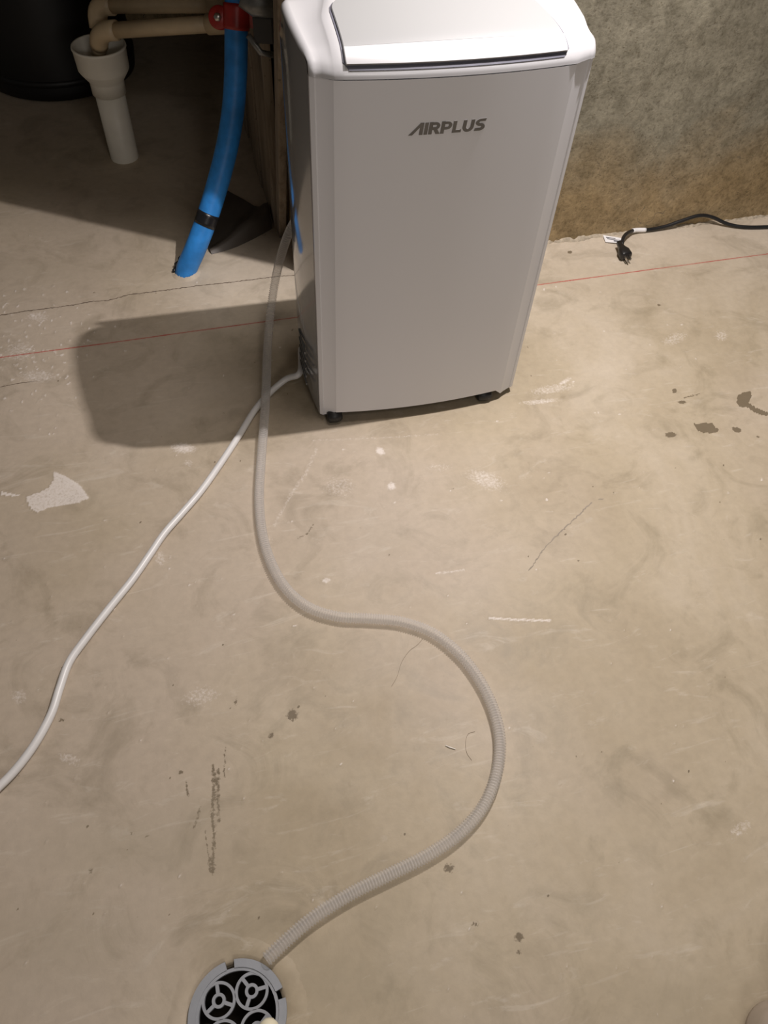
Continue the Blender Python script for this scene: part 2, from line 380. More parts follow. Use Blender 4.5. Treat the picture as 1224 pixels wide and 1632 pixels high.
blob(0, 1150, 535, 14, 12, 0, 0.5); blob(0, 1180, 1320, 30, 16, -30, 0.45); blob(0, 540, 775, 40, 22, 0, 0.42); blob(0, 520, 925, 8, 5, 0, .8)
streak(0, [(780, 985), (830, 988), (878, 989)], 2.2, 0.9); streak(0, [(695, 914), (740, 908)], 2.5, 0.6)
streak(0, [(505, 715), (487, 755), (462, 790), (437, 838)], 4.0, 0.45)
streak(0, [(500, 702), (600, 698), (700, 692)], 2.0, 0.45)  # bright line of light bounced off the front panel, painted in
for i in range(130):                                     # crumbs of plaster trodden into the slab
    a, b = rng.normal(60, 55), rng.normal(570, 60)
    blob(0, abs(a), b, rng.uniform(1.2, 3.0), rng.uniform(1.2, 3), 0, 0.8)
for i in range(240):
    blob(0, rng.uniform(0, 1224), rng.uniform(450, 1632), rng.uniform(1.2, 3.2), rng.uniform(1.2, 2.4), 0, rng.uniform(.5, 0.95))
# damp spots
polyfill(1, [(1104, 668), (1108, 676), (1120, 674), (1134, 674), (1138, 680), (1148, 686), (1138, 690), (1122, 690), (1112, 686), (1108, 680)], 0.95)
polyfill(1, [(1174, 640), (1176, 630), (1184, 625), (1196, 624), (1198, 632), (1194, 642), (1206, 650), (1224, 657), (1224, 664), (1208, 660), (1192, 650), (1178, 648)], 0.85)
blob(1, 1069, 693, 9, 4, 0, 1); blob(1, 1174, 685, 8, 4, 15, 1); blob(1, 1075, 623, 4, 4, 0, 0.9); blob(1, 1087, 641, 8, 3, 0, 0.8)
streak(1, [(1090, 634), (1115, 628)], 1.5, 0.6); blob(1, 1208, 696, 3, 2, 0, 0.8)
blob(1, 466, 1140, 11, 11, -30, 0.70); blob(1, 432, 1172, 7, 5, -30, 0.6); blob(1, 715, 1384, 10, 9, 0, 0.66); blob(1, 758, 1473, 7, 7, 0, 0.55)
blob(1, 827, 1493, 9, 10, 0, 0.66); blob(1, 827, 1517, 7, 7, 0, 0.58); blob(1, 908, 402, 4, 2.5, 0, 0.9); blob(1, 1050, 486, 4, 2, 0, 0.7)
blob(1, 145, 1388, 6, 5, 0, 0.6); blob(1, 98, 1148, 9, 4, 0, 0.55); blob(1, 288, 1231, 5, 4, -20, .7)
streak(1, [(296, 1247), (301, 1270)], 2.6, 0.62); streak(1, [(320, 1285), (310, 1318)], 3, 0.52)
streak(1, [(339, 1219), (341, 1250), (338, 1300), (342, 1330), (338, 1390)], 3.6, 0.60); streak(1, [(348, 1226), (347, 1260), (349, 1310)], 3.6, 0.56)
streak(1, [(326, 1325), (334, 1380)], 3, 0.5); streak(1, [(359, 1190), (357, 1240)], 2.4, 0.5); blob(1, 338, 1383, 8, 13, 0, 0.60)
blob(1, 210, 1329, 5, 4, 0, 0.6); blob(1, 234, 1333, 4, 3, 0, 0.7); blob(1, 376, 1120, 4, 12, 0, 0.5); blob(1, 790, 940, 3, 3, 0, .3)
streak(1, [(500, 835), (490, 850), (475, 858)], 2, 0.5); blob(1, 575, 841, 4, 3, 0, .4)
for i in range(110):
    blob(1, rng.uniform(0, 1224), rng.uniform(450, 1632), rng.uniform(1.5, 2.6), rng.uniform(1.2, 2.2), 0, rng.uniform(.5, 0.9))
# faint broad stains, and soft shade painted in at the top left
def soft(x, y, rx, ry, amp):
    mk[:, 2] = np.maximum(mk[:, 2], amp*np.exp(-((px-x)/rx)**2-((py-y)/ry)**2))
soft(225, 1350, 150, 60, 0.5); soft(310, 1300, 60, 40, 0.4); soft(120, 1500, 160, 90, 0.4); soft(560, 1560, 150, 60, 0.35)
soft(1100, 1600, 120, 60, 0.4); soft(600, 1440, 60, 70, 0.28); soft(610, 860, 50, 40, 0.2); soft(140, 330, 120, 80, 0.2); soft(80, 430, 120, 30, 0.3)  # the last two paint in soft shade at the far left
blur_ok = dep > 0.2
mk[~blur_ok, :3] = 0
far = (gx < -0.9) | (gx > 1.55) | (gy > 0.9) | (gy < -1.3); mk[far, :3] = 0
nx, ny = len(xs), len(ys)
idx = np.arange(nx*ny).reshape(ny, nx)
fa = np.stack([idx[:-1, :-1], idx[:-1, 1:], idx[1:, 1:], idx[1:, :-1]], -1).reshape(-1, 4)
fcx = gx[fa].mean(1); fcy = gy[fa].mean(1)
keep = (np.hypot(fcx-DC.x, fcy-DC.y) > DR+0.010)
fa = fa[keep]
gz = np.zeros(gx.size)
me = bpy.data.meshes.new('floor')
me.vertices.add(gx.size); me.vertices.foreach_set('co', np.stack([gx, gy, gz], -1).ravel())
me.loops.add(fa.size); me.loops.foreach_set('vertex_index', fa.ravel().astype(np.int32))
me.polygons.add(len(fa)); me.polygons.foreach_set('loop_start', np.arange(0, fa.size, 4, dtype=np.int32))
me.polygons.foreach_set('loop_total', np.full(len(fa), 4, dtype=np.int32)); me.update()
ca = me.color_attributes.new('marks', 'FLOAT_COLOR', 'POINT'); ca.data.foreach_set('color', mk.ravel())
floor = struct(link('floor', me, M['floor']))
def ribbon(name, pts, w, mat, parent, z=0.0004, jag=0.0006, group=None):
    pts = [Vector((p[0], p[1], 0)) for p in pts]; pts = resample(pts, 0.004)
    v, f = [], []
    for i, p in enumerate(pts):
        t = (pts[min(i+1, len(pts)-1)]-pts[max(0, i-1)]).normalized(); n = Vector((-t.y, t.x, 0))
        ww = w*random.uniform(0.35, 1.0)*(0.3 if i in (0, len(pts)-1) else 1); off = random.uniform(-jag, jag)
        v += [p+n*(ww/2+off)+Vector((0, 0, z)), p+n*(off-ww/2)+Vector((0, 0, z))]
        if i: f.append((2*i-2, 2*i-1, 2*i+1, 2*i))
    return pyd(name, v, f, mat, parent)
ribbon('crack', [P(*p) for p in [(-20, 506), (40, 496), (75, 492), (112, 487), (150, 480), (172, 479), (205, 470), (262, 463), (320, 455), (360, 451), (400, 446), (440, 441), (490, 437)]], 0.0032, M['crackm'], floor, jag=0.0012)
ribbon('scuff_mark', [P(*p) for p in [(843, 910), (860, 885), (872, 868), (900, 842), (925, 818), (943, 800)]], 0.0032, M['scuff'], floor, jag=0.0014)
ribbon('scuff_mark', [P(*p) for p in [(953, 796), (962, 795)]], 0.003, M['scuff'], floor, jag=0.001)
ribbon('crack', [P(*p) for p in [(0, 617), (30, 611), (60, 607)]], 0.002, M['crackm'], floor, jag=0.001)

# mortar collar around the drain (ragged ring set in the slab)
v, f = [], []; N = 90
for j, (r, z) in enumerate([(0.060, -0.03), (0.0615, -0.004), (0.068, -0.001), (0.074, 0.0016), (0.088, 0.0009), (0.097, -0.0006)]):
    for k in range(N):
        a = 2*PI*k/N; rr = r+(0.005*noise.noise(Vector((math.cos(a)*3, math.sin(a)*3, j*.3))) if j > 2 else 0)
        zz = z+(0.0016*noise.noise(Vector((math.cos(a)*9, math.sin(a)*9, j*1.7))) if 1 < j < 5 else 0)
        v.append((DC.x+rr*math.cos(a), DC.y+rr*math.sin(a), zz))
for j in range(5):
    for k in range(N): f.append((j*N+k, j*N+(k+1) % N, (j+1)*N+(k+1) % N, (j+1)*N+k))
pyd('mortar_collar', v, f, M['floor'], floor, True)
bm = bmesh.new(); lathe(bm, [(0.062, -0.006), (0.060, -0.09), (0.0001, -0.12)], (DC.x, DC.y, 0), 40)
obj('drain_pit', bm, M['hole'], floor, True)

# ------------------------------------------------------------------ walls and ceiling
WY = 0.492; WX0 = 0.05
def concrete_wall(name, org, ux, length, height, nrm, step=0.012, amp=0.004, rag=True):
    org, ux, nrm = Vector(org), Vector(ux), Vector(nrm); nu, nv = int(length/step), int(height/step); v, f = [], []
    for j in range(nv+1):
        for i in range(nu+1):
            s, h = length*i/nu, height*j/nv
            p = org+ux*s+Vector((0, 0, h))
            d = amp*(noise.fractal(p*6, 1.0, 2.0, 4))
            if rag and h < 0.02: d += 0.004*(noise.noise(p*30))+0.002
            v.append(p+nrm*d)
    for j in range(nv):
        for i in range(nu):
            a = j*(nu+1)+i; f.append((a, a+1, a+nu+2, a+nu+1))
    return struct(pyd(name, v, f, M['wall'], None, True))
wb = concrete_wall('wall_back', (WX0, WY, -0.01), (1, 0, 0), 2.9, 1.3, (0, -1, 0), 0.014)
we = concrete_wall('wall_end', (WX0+0.006, WY, -0.01), (0, 1, 0), 1.54, 1.3, (-1, 0, 0), 0.03, 0.002, False)
bm = bmesh.new(); bx(bm, -2.6, 0.045, 2.05, 2.15, 0, 2.45); struct(obj('wall_far', bm, M['wall']))
bm = bmesh.new(); bx(bm, WX0+0.02, 2.95, WY+0.012, WY+0.25, 0, 2.4); struct(obj('wall_core', bm, M['wall']))
bm = bmesh.new(); bx(bm, -2.6, 3.0, -2.6, 2.9, 2.45, 2.55); struct(obj('ceiling', bm, M['ceil']))
# crumbled mortar lip along the foot of the wall
v, f = [], []; n = 420
for i in range(n+1):
    x = 0.35+1.5*i/n
    w_ = 0.010+0.010*noise.noise(Vector((x*14, 0, 0)))+0.006*noise.noise(Vector((x*60, 3, 0)))
    h_ = 0.004+0.008*abs(noise.noise(Vector((x*22, 5, 0))))+0.004*noise.noise(Vector((x*80, 7, 0)))
    w_ = max(0.002, w_); h_ = max(0.001, h_)
    for (dy, z) in ((0.012, h_*1.3), (-w_*0.35, h_), (-w_*0.8, h_*0.5), (-w_, -0.001)):
        v.append((x, WY+dy+0.001*noise.noise(Vector((x*120, dy*100, 0))), z+0.001*noise.noise(Vector((x*150, dy*90, 2)))))
for i in range(n):
    for j in range(3):
        a = i*4+j; f.append((a, a+1, a+5, a+4))
struct(pyd('trim_1', v, f, M['mortar'], None, True))

# old boards standing against the end of the wall
bdt = thing('timber_cladding', 'dark brown vertical timber boards lining the wall corner behind the white appliance', 'boards', (WX0, 0.70, 0))
for (y0, y1, x0, x1) in ((0.650, 0.692, 0.026, 0.05), (0.700, 0.885, 0.024, 0.05), (0.892, 1.03, 0.020, 0.05), (1.04, 1.16, 0.026, 0.05), (1.17, 1.33, 0.022, 0.05)):
    bm = bmesh.new(); bx(bm, x0-WX0, x1-WX0-0.003, y0-0.70, y1-0.70, 0.0, 0.78)
    if y0 < 0.66:
        for vv in bm.verts:
            if vv.co.z > 0.1: vv.co.y -= 0.27
    for vv in bm.verts: vv.co.x += random.uniform(-.002, .002)
    bev(bm, 0.004, 2); obj('board', bm, M['wood'], bdt)

# rumpled sheet lying beside the boards
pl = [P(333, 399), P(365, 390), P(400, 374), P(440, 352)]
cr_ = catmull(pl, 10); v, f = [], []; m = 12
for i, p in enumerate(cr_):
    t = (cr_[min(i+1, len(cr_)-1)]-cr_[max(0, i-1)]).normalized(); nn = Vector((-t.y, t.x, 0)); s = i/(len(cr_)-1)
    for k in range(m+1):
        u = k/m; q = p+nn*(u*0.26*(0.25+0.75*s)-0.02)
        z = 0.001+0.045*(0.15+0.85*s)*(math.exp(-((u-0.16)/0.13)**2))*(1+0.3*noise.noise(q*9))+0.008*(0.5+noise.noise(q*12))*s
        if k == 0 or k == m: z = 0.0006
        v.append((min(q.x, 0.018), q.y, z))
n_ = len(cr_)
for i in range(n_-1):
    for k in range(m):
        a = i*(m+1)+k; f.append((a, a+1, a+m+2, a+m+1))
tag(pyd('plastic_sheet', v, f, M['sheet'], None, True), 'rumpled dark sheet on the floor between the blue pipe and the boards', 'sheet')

# ------------------------------------------------------------------ portable air conditioner
AC = thing('portable_air_conditioner', 'white portable air conditioner standing on casters with a corrugated drain hose', 'air conditioner', (-0.002, -0.030, 0), -0.022)
AW, ADP = 0.446, 0.215
def front_y(x, z=0):                                     # slight bulge of the front
    u = (x-AW/2)/(AW/2); return -0.020*(1-u*u)
# horizontal outline, from the left rear corner round the front to the right rear corner
xiL, xiR = 0.033, AW-0.035
def quadgrid(rows, closed=False):
    v, f = [], []; n = len(rows[0])
    for r in rows: v += [tuple(q) for q in r]
    for j in range(len(rows)-1):
        for i in range(n-1): a = j*n+i; f.append((a, a+1, a+n+1, a+n))
    return v, f
ZB, ZS = 0.032, 0.721
# front panel (centre and the two folded edges are one moulding)
rows = []
for j in range(2):
    z = ZB if j == 0 else ZS-0.0015
    r = []
    xl = [0.0, 0.0012, 0.008, 0.010, 0.018, 0.026, xiL-0.001, xiL+0.001]
    yl = [0.022, 0.012, 0.0075, 0.0085, 0.0045, 0.0002, -0.004, -0.0055]
    for x, y in zip(xl, yl): r.append((x, y, z-(0.016*min(1.0, max(0.0, (xiL-x)/0.020)) if (j == 0) else 0)))
    for i in range(1, 24):
        x = xiL+(xiR-xiL)*i/24; r.append((x, -0.005+front_y(x)*0.9+0.0032, z+(0.001 if j == 0 else 0)))
    for x, y in zip(reversed(xl), reversed(yl)): r.append((AW-x*36/34, y, z-(0.014 if (j == 0) else 0)))
    rows.append(r)
# deeper points so the panel has thickness at its rim
rows = [[(x, y+0.012, z) for x, y, z in rows[0]], rows[0], rows[1], [(x, y+0.012, z) for x, y, z in rows[1]]]
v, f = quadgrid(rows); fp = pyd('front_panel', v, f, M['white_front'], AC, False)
for p in fp.data.polygons: p.use_smooth = True
try: fp.data.set_sharp_from_angle(angle=0.30)
except Exception: pass
# side panels: bulged shell, cut up towards the rear at the foot
def side_panel(sgn, x0):
    rows = []
    for j in range(25):
        t = j/24; r = []
        for i in range(19):
            s = i/18
            y = 0.018+(ADP-0.018)*s
            zb = 0.014+0.006*s if s < 0.62 else 0.018+0.05*((s-0.62)/0.38)**1.3
            zt = top_edge(y)-0.003
            z = zb+(zt-zb)*t
            b = side_bulge(y)
            b *= 0.55+0.45*math.sin(PI*min(1, max(0, (z-0.0)/0.5)))**0.5 if z < 0.25 else 1.0
            b *= 0.75+0.25*sm((zt-z)/0.03)
            if sgn < 0: b *= 0.3
            r.append((x0-sgn*b if sgn > 0 else x0+b, y, z))
        rows.append(r)
    return rows
def sm(t): t = max(0.0, min(1.0, t)); return t*t*(3-2*t)
PROF = [(y, ZS+z) for y, z in ((-.0195, 0), (-.0182, .006), (-.0148, .0118), (-.0085, .0180), (.002, .0240), (.018, .0302), (.040, .0355), (.065, .0395), (.09, .0425),
        (.12, .0455), (.15, .0475), (.172, .0475), (.190, .042), (.203, .028), (.211, .008), (ADP, -.02))]
PROF = [(a.x, a.y) for a in catmull([(y, z, 0) for y, z in PROF], 4)]
ARC = [0.0]
for (a0, a1), (b0, b1) in zip(PROF, PROF[1:]): ARC.append(ARC[-1]+math.hypot(b0-a0, b1-a1))
def bfac(y): return 1-sm((y+0.0195)/0.05)
def rim_pt(y, z, q):
    return y+0.031*(1-sm(q/0.11)), z-0.016*sm((q-0.005)/0.085)
RIM = [rim_pt(y, z, q) for (y, z), q in zip(PROF, ARC)]
def side_bulge(y):
    s = (y-0.018)/(ADP-0.018)
    if s <= 0: return 0.0
    return 0.018*math.sin(PI*min(1, s/0.68)*0.5) if s < 0.68 else 0.018-0.026*((s-0.68)/0.32)**2.4
def top_edge(y):                                          # height of the outer rim along the depth
    if y <= RIM[0][0]: return ZS
    for (y0, z0), (y1, z1) in zip(RIM, RIM[1:]):
        if y0 <= y <= y1: return z0+(z1-z0)*(y-y0)/(y1-y0+1e-9)
    return RIM[-1][1]
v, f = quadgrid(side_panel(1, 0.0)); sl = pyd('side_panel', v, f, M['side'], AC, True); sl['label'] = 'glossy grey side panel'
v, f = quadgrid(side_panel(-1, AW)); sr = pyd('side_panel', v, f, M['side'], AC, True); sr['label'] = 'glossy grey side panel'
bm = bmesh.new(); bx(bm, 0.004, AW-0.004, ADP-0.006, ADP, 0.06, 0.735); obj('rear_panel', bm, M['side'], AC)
# louvre slots in the lower left side
gm = bmesh.new()
for k in range(5):
    z = 0.06+0.022*k; bx(gm, -0.0195, -0.0165, 0.06, 0.135, z, z+0.006)
obj('side_vent', gm, M['vent'], AC)
bm = bmesh.new(); bx(bm, 0.012, AW-0.012, 0.008, ADP-0.03, 0.034, 0.040); obj('base_plate', bm, M['gap'], AC)
# top shell: profile from the seam over the brow to the rear, with a sunk bay for the flap
prof = PROF
def prof_z(y):
    for (y0, z0), (y1, z1) in zip(prof[4:], prof[5:]):
        if y0 <= y <= y1: return z0+(z1-z0)*(y-y0)/(y1-y0+1e-9)
    return ZS+0.06
def inner_x(y):                                           # crease between plateau and sloping cheek
    return xiL+0.002+0.016*sm((y-0.08)/0.08)
LX0, LX1 = 0.051, 0.392
def lid_half(y):                                          # left and right edges of the flap opening
    u = max(0.0, min(1.0, (y+0.012)/0.125)); return LX0+0.001*u, LX1-0.026*u**1.3
def shell_row(y, z, q):
    il = inner_x(y); cr = 36/34+0.24*sm(q/0.16); ir = AW-il*cr
    ry, rz = rim_pt(y, z, q); t_ = sm((q-0.004)/0.07); bl_ = side_bulge(ry)*0.75
    yc = y+(front_y(il)*0.9+0.0177)*bfac(y)
    def mixp(k): return ry+(yc-ry)*k, rz+(z-rz)*k
    side = [(-bl_+0.0006, ry+0.001, rz-0.012*t_), (-bl_, ry, rz-0.004*t_), (-bl_+0.0012, ry-0.003*(1-t_), rz)]
    p1 = mixp(0.22); side.append((0.0075-bl_*0.9, p1[0]-0.003*(1-t_), p1[1]+0.0022*t_))
    p2 = mixp(0.30); side.append((0.0105-bl_*0.85, p2[0]-0.001*(1-t_), p2[1]+0.0004*t_))
    pm = mixp(0.60); side.append((il*0.55-bl_*0.4, pm[0], pm[1]-0.0025*t_))
    pm = mixp(0.85); side.append((il*0.82-bl_*0.15, pm[0], pm[1]-0.0015*t_))
    side += [(il-0.001, yc+0.0006, z-0.0006)]
    row = list(side)
    n = 22
    for i in range(n+1):
        x = il+0.001+(ir-il-0.002)*i/n
        bulge = front_y(x)*0.9+0.0195-0.0018
        bf = bfac(y)
        row.append((x, y+(bulge if True else 0)*bf*1.0+0.0, z+0.004*(1-((x-AW/2)/(AW/2))**2)*(1-bf)))
    for (x, yy, zz) in reversed(side): row.append((AW-(x*cr if x > 0 else x*0.3), yy, zz))
    return row
rows = [shell_row(y, z, q) for (y, z), q in zip(prof, ARC)]
# the shell surface is interrupted where the flap sits: drop those quads and wall the bay
v, f = quadgrid(rows); nrow = len(rows[0])
bay = []
LY0, LY1 = -0.0128, 0.128
def in_bay(i, j):
    p = rows[j][i]; a, b = lid_half(p[1]); return LY0 < p[1]-0 < LY1 and a < p[0] < b
V = np.array(v)
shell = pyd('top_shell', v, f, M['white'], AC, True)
try: shell.data.set_sharp_from_angle(angle=1.3)
except Exception: pass
# air flap: shaped lid standing a little proud over a dark joint
def flap_outline(inset=0.0, n=6, dz=0.0):
    a0, b0 = lid_half(LY0); pts = []
    y0, y1 = LY0+inset, LY1-inset
    def corner(cx, cy, r, t0, t1):
        for k in range(n+1):
            t = t0+(t1-t0)*k/n; pts.append((cx+r*math.cos(t), cy+r*math.sin(t)))
    return y0, y1
def zsurf(x, y):
    """top shell height above (x, y) on the plateau"""
    bf = bfac(y)
    return prof_z(y)+0.004*(1-((x-AW/2)/(AW/2))**2)*(1-bf)
def lidgrid(s0, s1, inset, lift, nu=40, nv=14):
    """grid over the flap; s runs along the profile from the front lip to the rear edge"""
    rows = []
    L = [0]; pr = [(y, z) for y, z in prof if LY0-0.004 <= y <= LY1+0.01]
    for a, b in zip(pr, pr[1:]): L.append(L[-1]+math.hypot(b[0]-a[0], b[1]-a[1]))
    def at(s):
        d = s*L[-1]
        for k in range(len(L)-1):
            if L[k+1] >= d:
                t = (d-L[k])/(L[k+1]-L[k]+1e-9); return pr[k][0]+(pr[k+1][0]-pr[k][0])*t, pr[k][1]+(pr[k+1][1]-pr[k][1])*t
        return pr[-1]
    for j in range(nv+1):
        s = s0+(s1-s0)*j/nv; y, z = at(s)
        y2, z2 = at(min(1, s+0.02)); y1_, z1_ = at(max(0, s-0.02))
        tn = Vector((y2-y1_, z2-z1_)).normalized(); nr = Vector((-tn.y, tn.x))
        a, b = lid_half(y); a += inset; b -= inset
        # rounded corners: front small, rear large
        e0 = (s-0.0)*L[-1]; e1 = (1-s)*L[-1]; R0, R1 = 0.010, 0.034
        cut = 0
        if e0 < R0: cut = R0-math.sqrt(max(0, R0*R0-(R0-e0)**2))
        if e1 < R1: cut = max(cut, R1-math.sqrt(max(0, R1*R1-(R1-e1)**2)))
        a += cut; b -= cut; r = []
        for i in range(nu+1):
            x = a+(b-a)*i/nu
            u = (x-AW/2)/(AW/2); bf = bfac(y)
            r.append((x, y+nr.x*lift+(front_y(x)*0.9+0.0177)*bf-0.0, z+nr.y*lift+0.004*(1-u*u)*(1-bf)))
        rows.append(r)
    return rows
def slab(name, s0, s1, inset, lo, hi, mat, parent, nv=14, edge=0.0012):
    A = lidgrid(s0, s1, inset, lo, nv=nv); B = lidgrid(s0, s1, inset, hi-edge, nv=nv); T = lidgrid(s0+(edge*6 if s0 == 0 else 0), s1-edge*4, inset+edge, hi, nv=nv)
    v, f = [], []; n = len(A[0]); m = len(A)
    for g in (A, B, T):
        for r in g: v += r
    ring = [(0, i) for i in range(n)]+[(j, n-1) for j in range(1, m)]+[(m-1, i) for i in range(n-2, -1, -1)]+[(j, 0) for j in range(m-2, 0, -1)]
    for j in range(m-1):
        for i in range(n-1): a = 2*n*m+j*n+i; f.append((a, a+1, a+n+1, a+n))
    for base in (0, n*m):
        for k in range(len(ring)):
            (j0, i0), (j1, i1) = ring[k], ring[(k+1) % len(ring)]
            f.append((base+j0*n+i0, base+j1*n+i1, base+n*m+j1*n+i1, base+n*m+j0*n+i0))
    o = pyd(name, v, f, mat, parent, True)
    try: o.data.set_sharp_from_angle(angle=0.7)
    except Exception: pass
    return o
slab('flap_joint', 0.0, 1.0, -0.0025, 0.0000, 0.0011, M['gap'], AC, edge=0.0002)['label'] = 'dark joint around the flap'
fl = slab('air_flap', 0.225, 1.0, 0.0008, 0.0, 0.0042, M['flap_dimmed'], AC, 20)
slab('flap_lip', 0.045, 0.220, 0.0008, 0.0, 0.0054, M['white'], AC, 8)
# raised ledge under the lip
# lettering on the front, flat printed shapes 0.3 mm proud
lt = bmesh.new()
LW, LH = 0.132, 0.0185
def letter_poly(poly, x0, sc):
    z0 = 0.6365
    def fn(x, y, k):
        X = x0+(x+0.10*y)*sc; return (X, -0.0018+front_y(X)*0.9-0.0006*k, z0+y*LH)
    prism(lt, poly, fn)
def arc_band(cx, cy, r0x, r0y, r1x, r1y, a0, a1, n=10):
    a0, a1 = math.radians(a0), math.radians(a1)
    o = [(cx+r1x*math.cos(a0+(a1-a0)*k/n), cy+r1y*math.sin(a0+(a1-a0)*k/n)) for k in range(n+1)]
    i = [(cx+r0x*math.cos(a0+(a1-a0)*k/n), cy+r0y*math.sin(a0+(a1-a0)*k/n)) for k in range(n+1)]
    for k in range(n): yield [o[k], o[k+1], i[k+1], i[k]]
S = LH*1.04
def put(x, polys):
    for p in polys: letter_poly(p, x, S)
X0 = 0.148; w = 0.30
put(X0, [[(-0.02, 0), (0.30, 0), (1.12, 0.98), (1.12, 1.0), (0.85, 1.0)], [(0.82, 1.0), (1.14, 1.0), (1.14, 0), (0.84, 0), (0.84, 0.60)]])      # A without a bar
X = X0+1.22*S; put(X, [[(0, 0), (w, 0), (w, 1), (0, 1)]])
X += 0.37*S
def bowl(x1, top=1.0, bot=0.36):
    c = (top+bot)/2; ry = (top-bot)/2
    return [[(0, top), (x1, top), (x1, top-0.22), (0, top-0.22)], [(0, bot), (x1, bot), (x1, bot+0.22), (0, bot+0.22)]]+list(arc_band(x1, c, 0.13, ry-0.21, 0.40, ry, -90, 90))
put(X, [[(0, 0), (w, 0), (w, 1), (0, 1)]]+bowl(0.50)+[[(0.38, 0.40), (0.62, 0), (0.98, 0), (0.70, 0.42)]])                                           # R
X += 1.00*S; put(X, [[(0, 0), (w, 0), (w, 1), (0, 1)]]+bowl(0.50, 1.0, 0.32))                                                                        # P
X += 0.98*S; put(X, [[(0, 0), (w, 0), (w, 1), (0, 1)], [(0, 0), (0.76, 0), (0.76, 0.23), (0, 0.23)]])                                               # L
X += 0.84*S; put(X, [[(0, 0.42), (w, 0.42), (w, 1), (0, 1)], [(0.66, 0.42), (0.96, 0.42), (0.96, 1), (0.66, 1)]]+list(arc_band(0.48, 0.42, 0.18, 0.19, 0.48, 0.44, 180, 360, 14)))   # U
X += 1.04*S
put(X, list(arc_band(0.46, 0.70, 0.14, 0.085, 0.44, 0.31, 90, 255))+list(arc_band(0.44, 0.30, 0.14, 0.085, 0.44, 0.31, -90, 75))+[[(0.44, 1.01), (0.90, 1.01), (0.84, 0.78), (0.44, 0.78)], [(0.0, -0.01), (0.46, -0.01), (0.46, 0.22), (0.06, 0.22)],
    [(0.30, 0.40), (0.46, 0.615), (0.60, 0.60), (0.44, 0.385)]])                                                                                      # S
obj('lettering', lt, M['logo'], AC)
# casters
for (x, y) in ((0.031, 0.0015), (0.374, 0.0015), (0.045, 0.165), (AW-0.05, 0.165)):
    bm = bmesh.new(); bx(bm, x-0.012, x+0.012, y+0.003, y+0.018, 0.018, 0.036); bev(bm, 0.002)
    c_ = obj('caster', bm, M['black'], AC)
    bm = bmesh.new(); lathe(bm, [(0.0001, -0.0165), (0.010, -0.016), (0.0138, -0.012), (0.015, 0), (0.0138, 0.012), (0.010, 0.016), (0.0001, 0.0165)], (x, y, 0.015), 24, 'x')
    obj('wheel', bm, M['black'], c_, True)

# ------------------------------------------------------------------ corrugated drain hose
R0 = 0.0100
hp = [(0.045, 0.275, 0.315), (0.020, 0.30, 0.28)]
hp = [Vector(p) for p in hp]+[PY(455, 385, 0.300), P(440, 440, 0.140), P(431, 500, 0.080), P(426, 560, 0.040), P(424, 620, 0.031)]
flr = [(421, 672), (416, 735), (413, 795), (418, 850), (432, 897), (456, 938), (492, 968), (540, 983), (590, 986), (640, 991), (690, 1009), (735, 1045), (769, 1092), (790, 1142), (797, 1190), (789, 1242),
       (767, 1290), (729, 1331), (680, 1364), (622, 1393), (560, 1424), (500, 1462), (456, 1499), (424, 1530)]
hp += [P(a, b, R0+0.001+{672: 0.012, 735: 0.003}.get(b, 0)) for a, b in flr]
path = resample(catmull(hp, 10), 0.00115)
rad = [R0*(1.0 if (i % 4) in (0, 1) else 0.80) for i in range(len(path))]
bm = bmesh.new(); sweep(bm, path, rad, 18, False)
tag(obj('drain_hose', bm, M['hose'], None, True), 'clear corrugated hose snaking across the floor from appliance to drain', 'hose')

# ------------------------------------------------------------------ white cord
wp = [Vector((-0.008, 0.150, 0.056)), P(478, 594, 0.045), P(456, 604, 0.026), P(430, 626, 0.009), P(405, 655, 0.0085), P(381, 694, 0.0075)]
wp += [P(a, b, 0.0075) for a, b in [(352, 738), (320, 783), (290, 818), (262, 850), (240, 882), (210, 925), (172, 972), (135, 1020), (110, 1056), (95, 1097), (82, 1137), (58, 1182), (28, 1223), (-4, 1256), (-60, 1305), (-220, 1400), (-420, 1460)]]
bm = bmesh.new(); sweep(bm, resample(catmull(wp, 8), 0.006), 0.0070, 14)
tag(obj('white_cord', bm, M['cord'], None, True), 'smooth white cable running from the appliance foot off the left edge', 'cable')

# ------------------------------------------------------------------ black cord with plug and paper tag
bc = thing('black_power_cord', 'black three-prong power cord lying along the foot of the concrete wall', 'power cord', (0.93, 0.44, 0))
def loc(v): return Vector(v)-Vector((0.93, 0.44, 0))
kp = [P(991, 390, 0.022), P(994, 378, 0.024), P(1001, 371, 0.020), P(1012, 367, 0.012), P(1035, 366, 0.008), P(1060, 360, 0.012), P(1085, 350, 0.024), P(1112, 341, 0.034), P(1135, 346, 0.026), P(1160, 357, 0.010), P(1190, 362, 0.006), P(1240, 361, 0.006), P(1300, 358, 0.006), P(1450, 350, 0.006), P(1700, 325, 0.006)]
kp = [Vector((p.x, min(p.y, WY-0.010), p.z)) for p in kp]
bm = bmesh.new(); sweep(bm, [loc(p) for p in resample(catmull(kp, 8), 0.005)], 0.0050, 12)
obj('cable', bm, M['black'], bc, True)
bm = bmesh.new(); s_ = catmull(kp, 8); wr = [loc(p) for p in s_[22:31]]; sweep(bm, wr, 0.0060, 12)
obj('white_wrap', bm, M['paper'], bc, True)
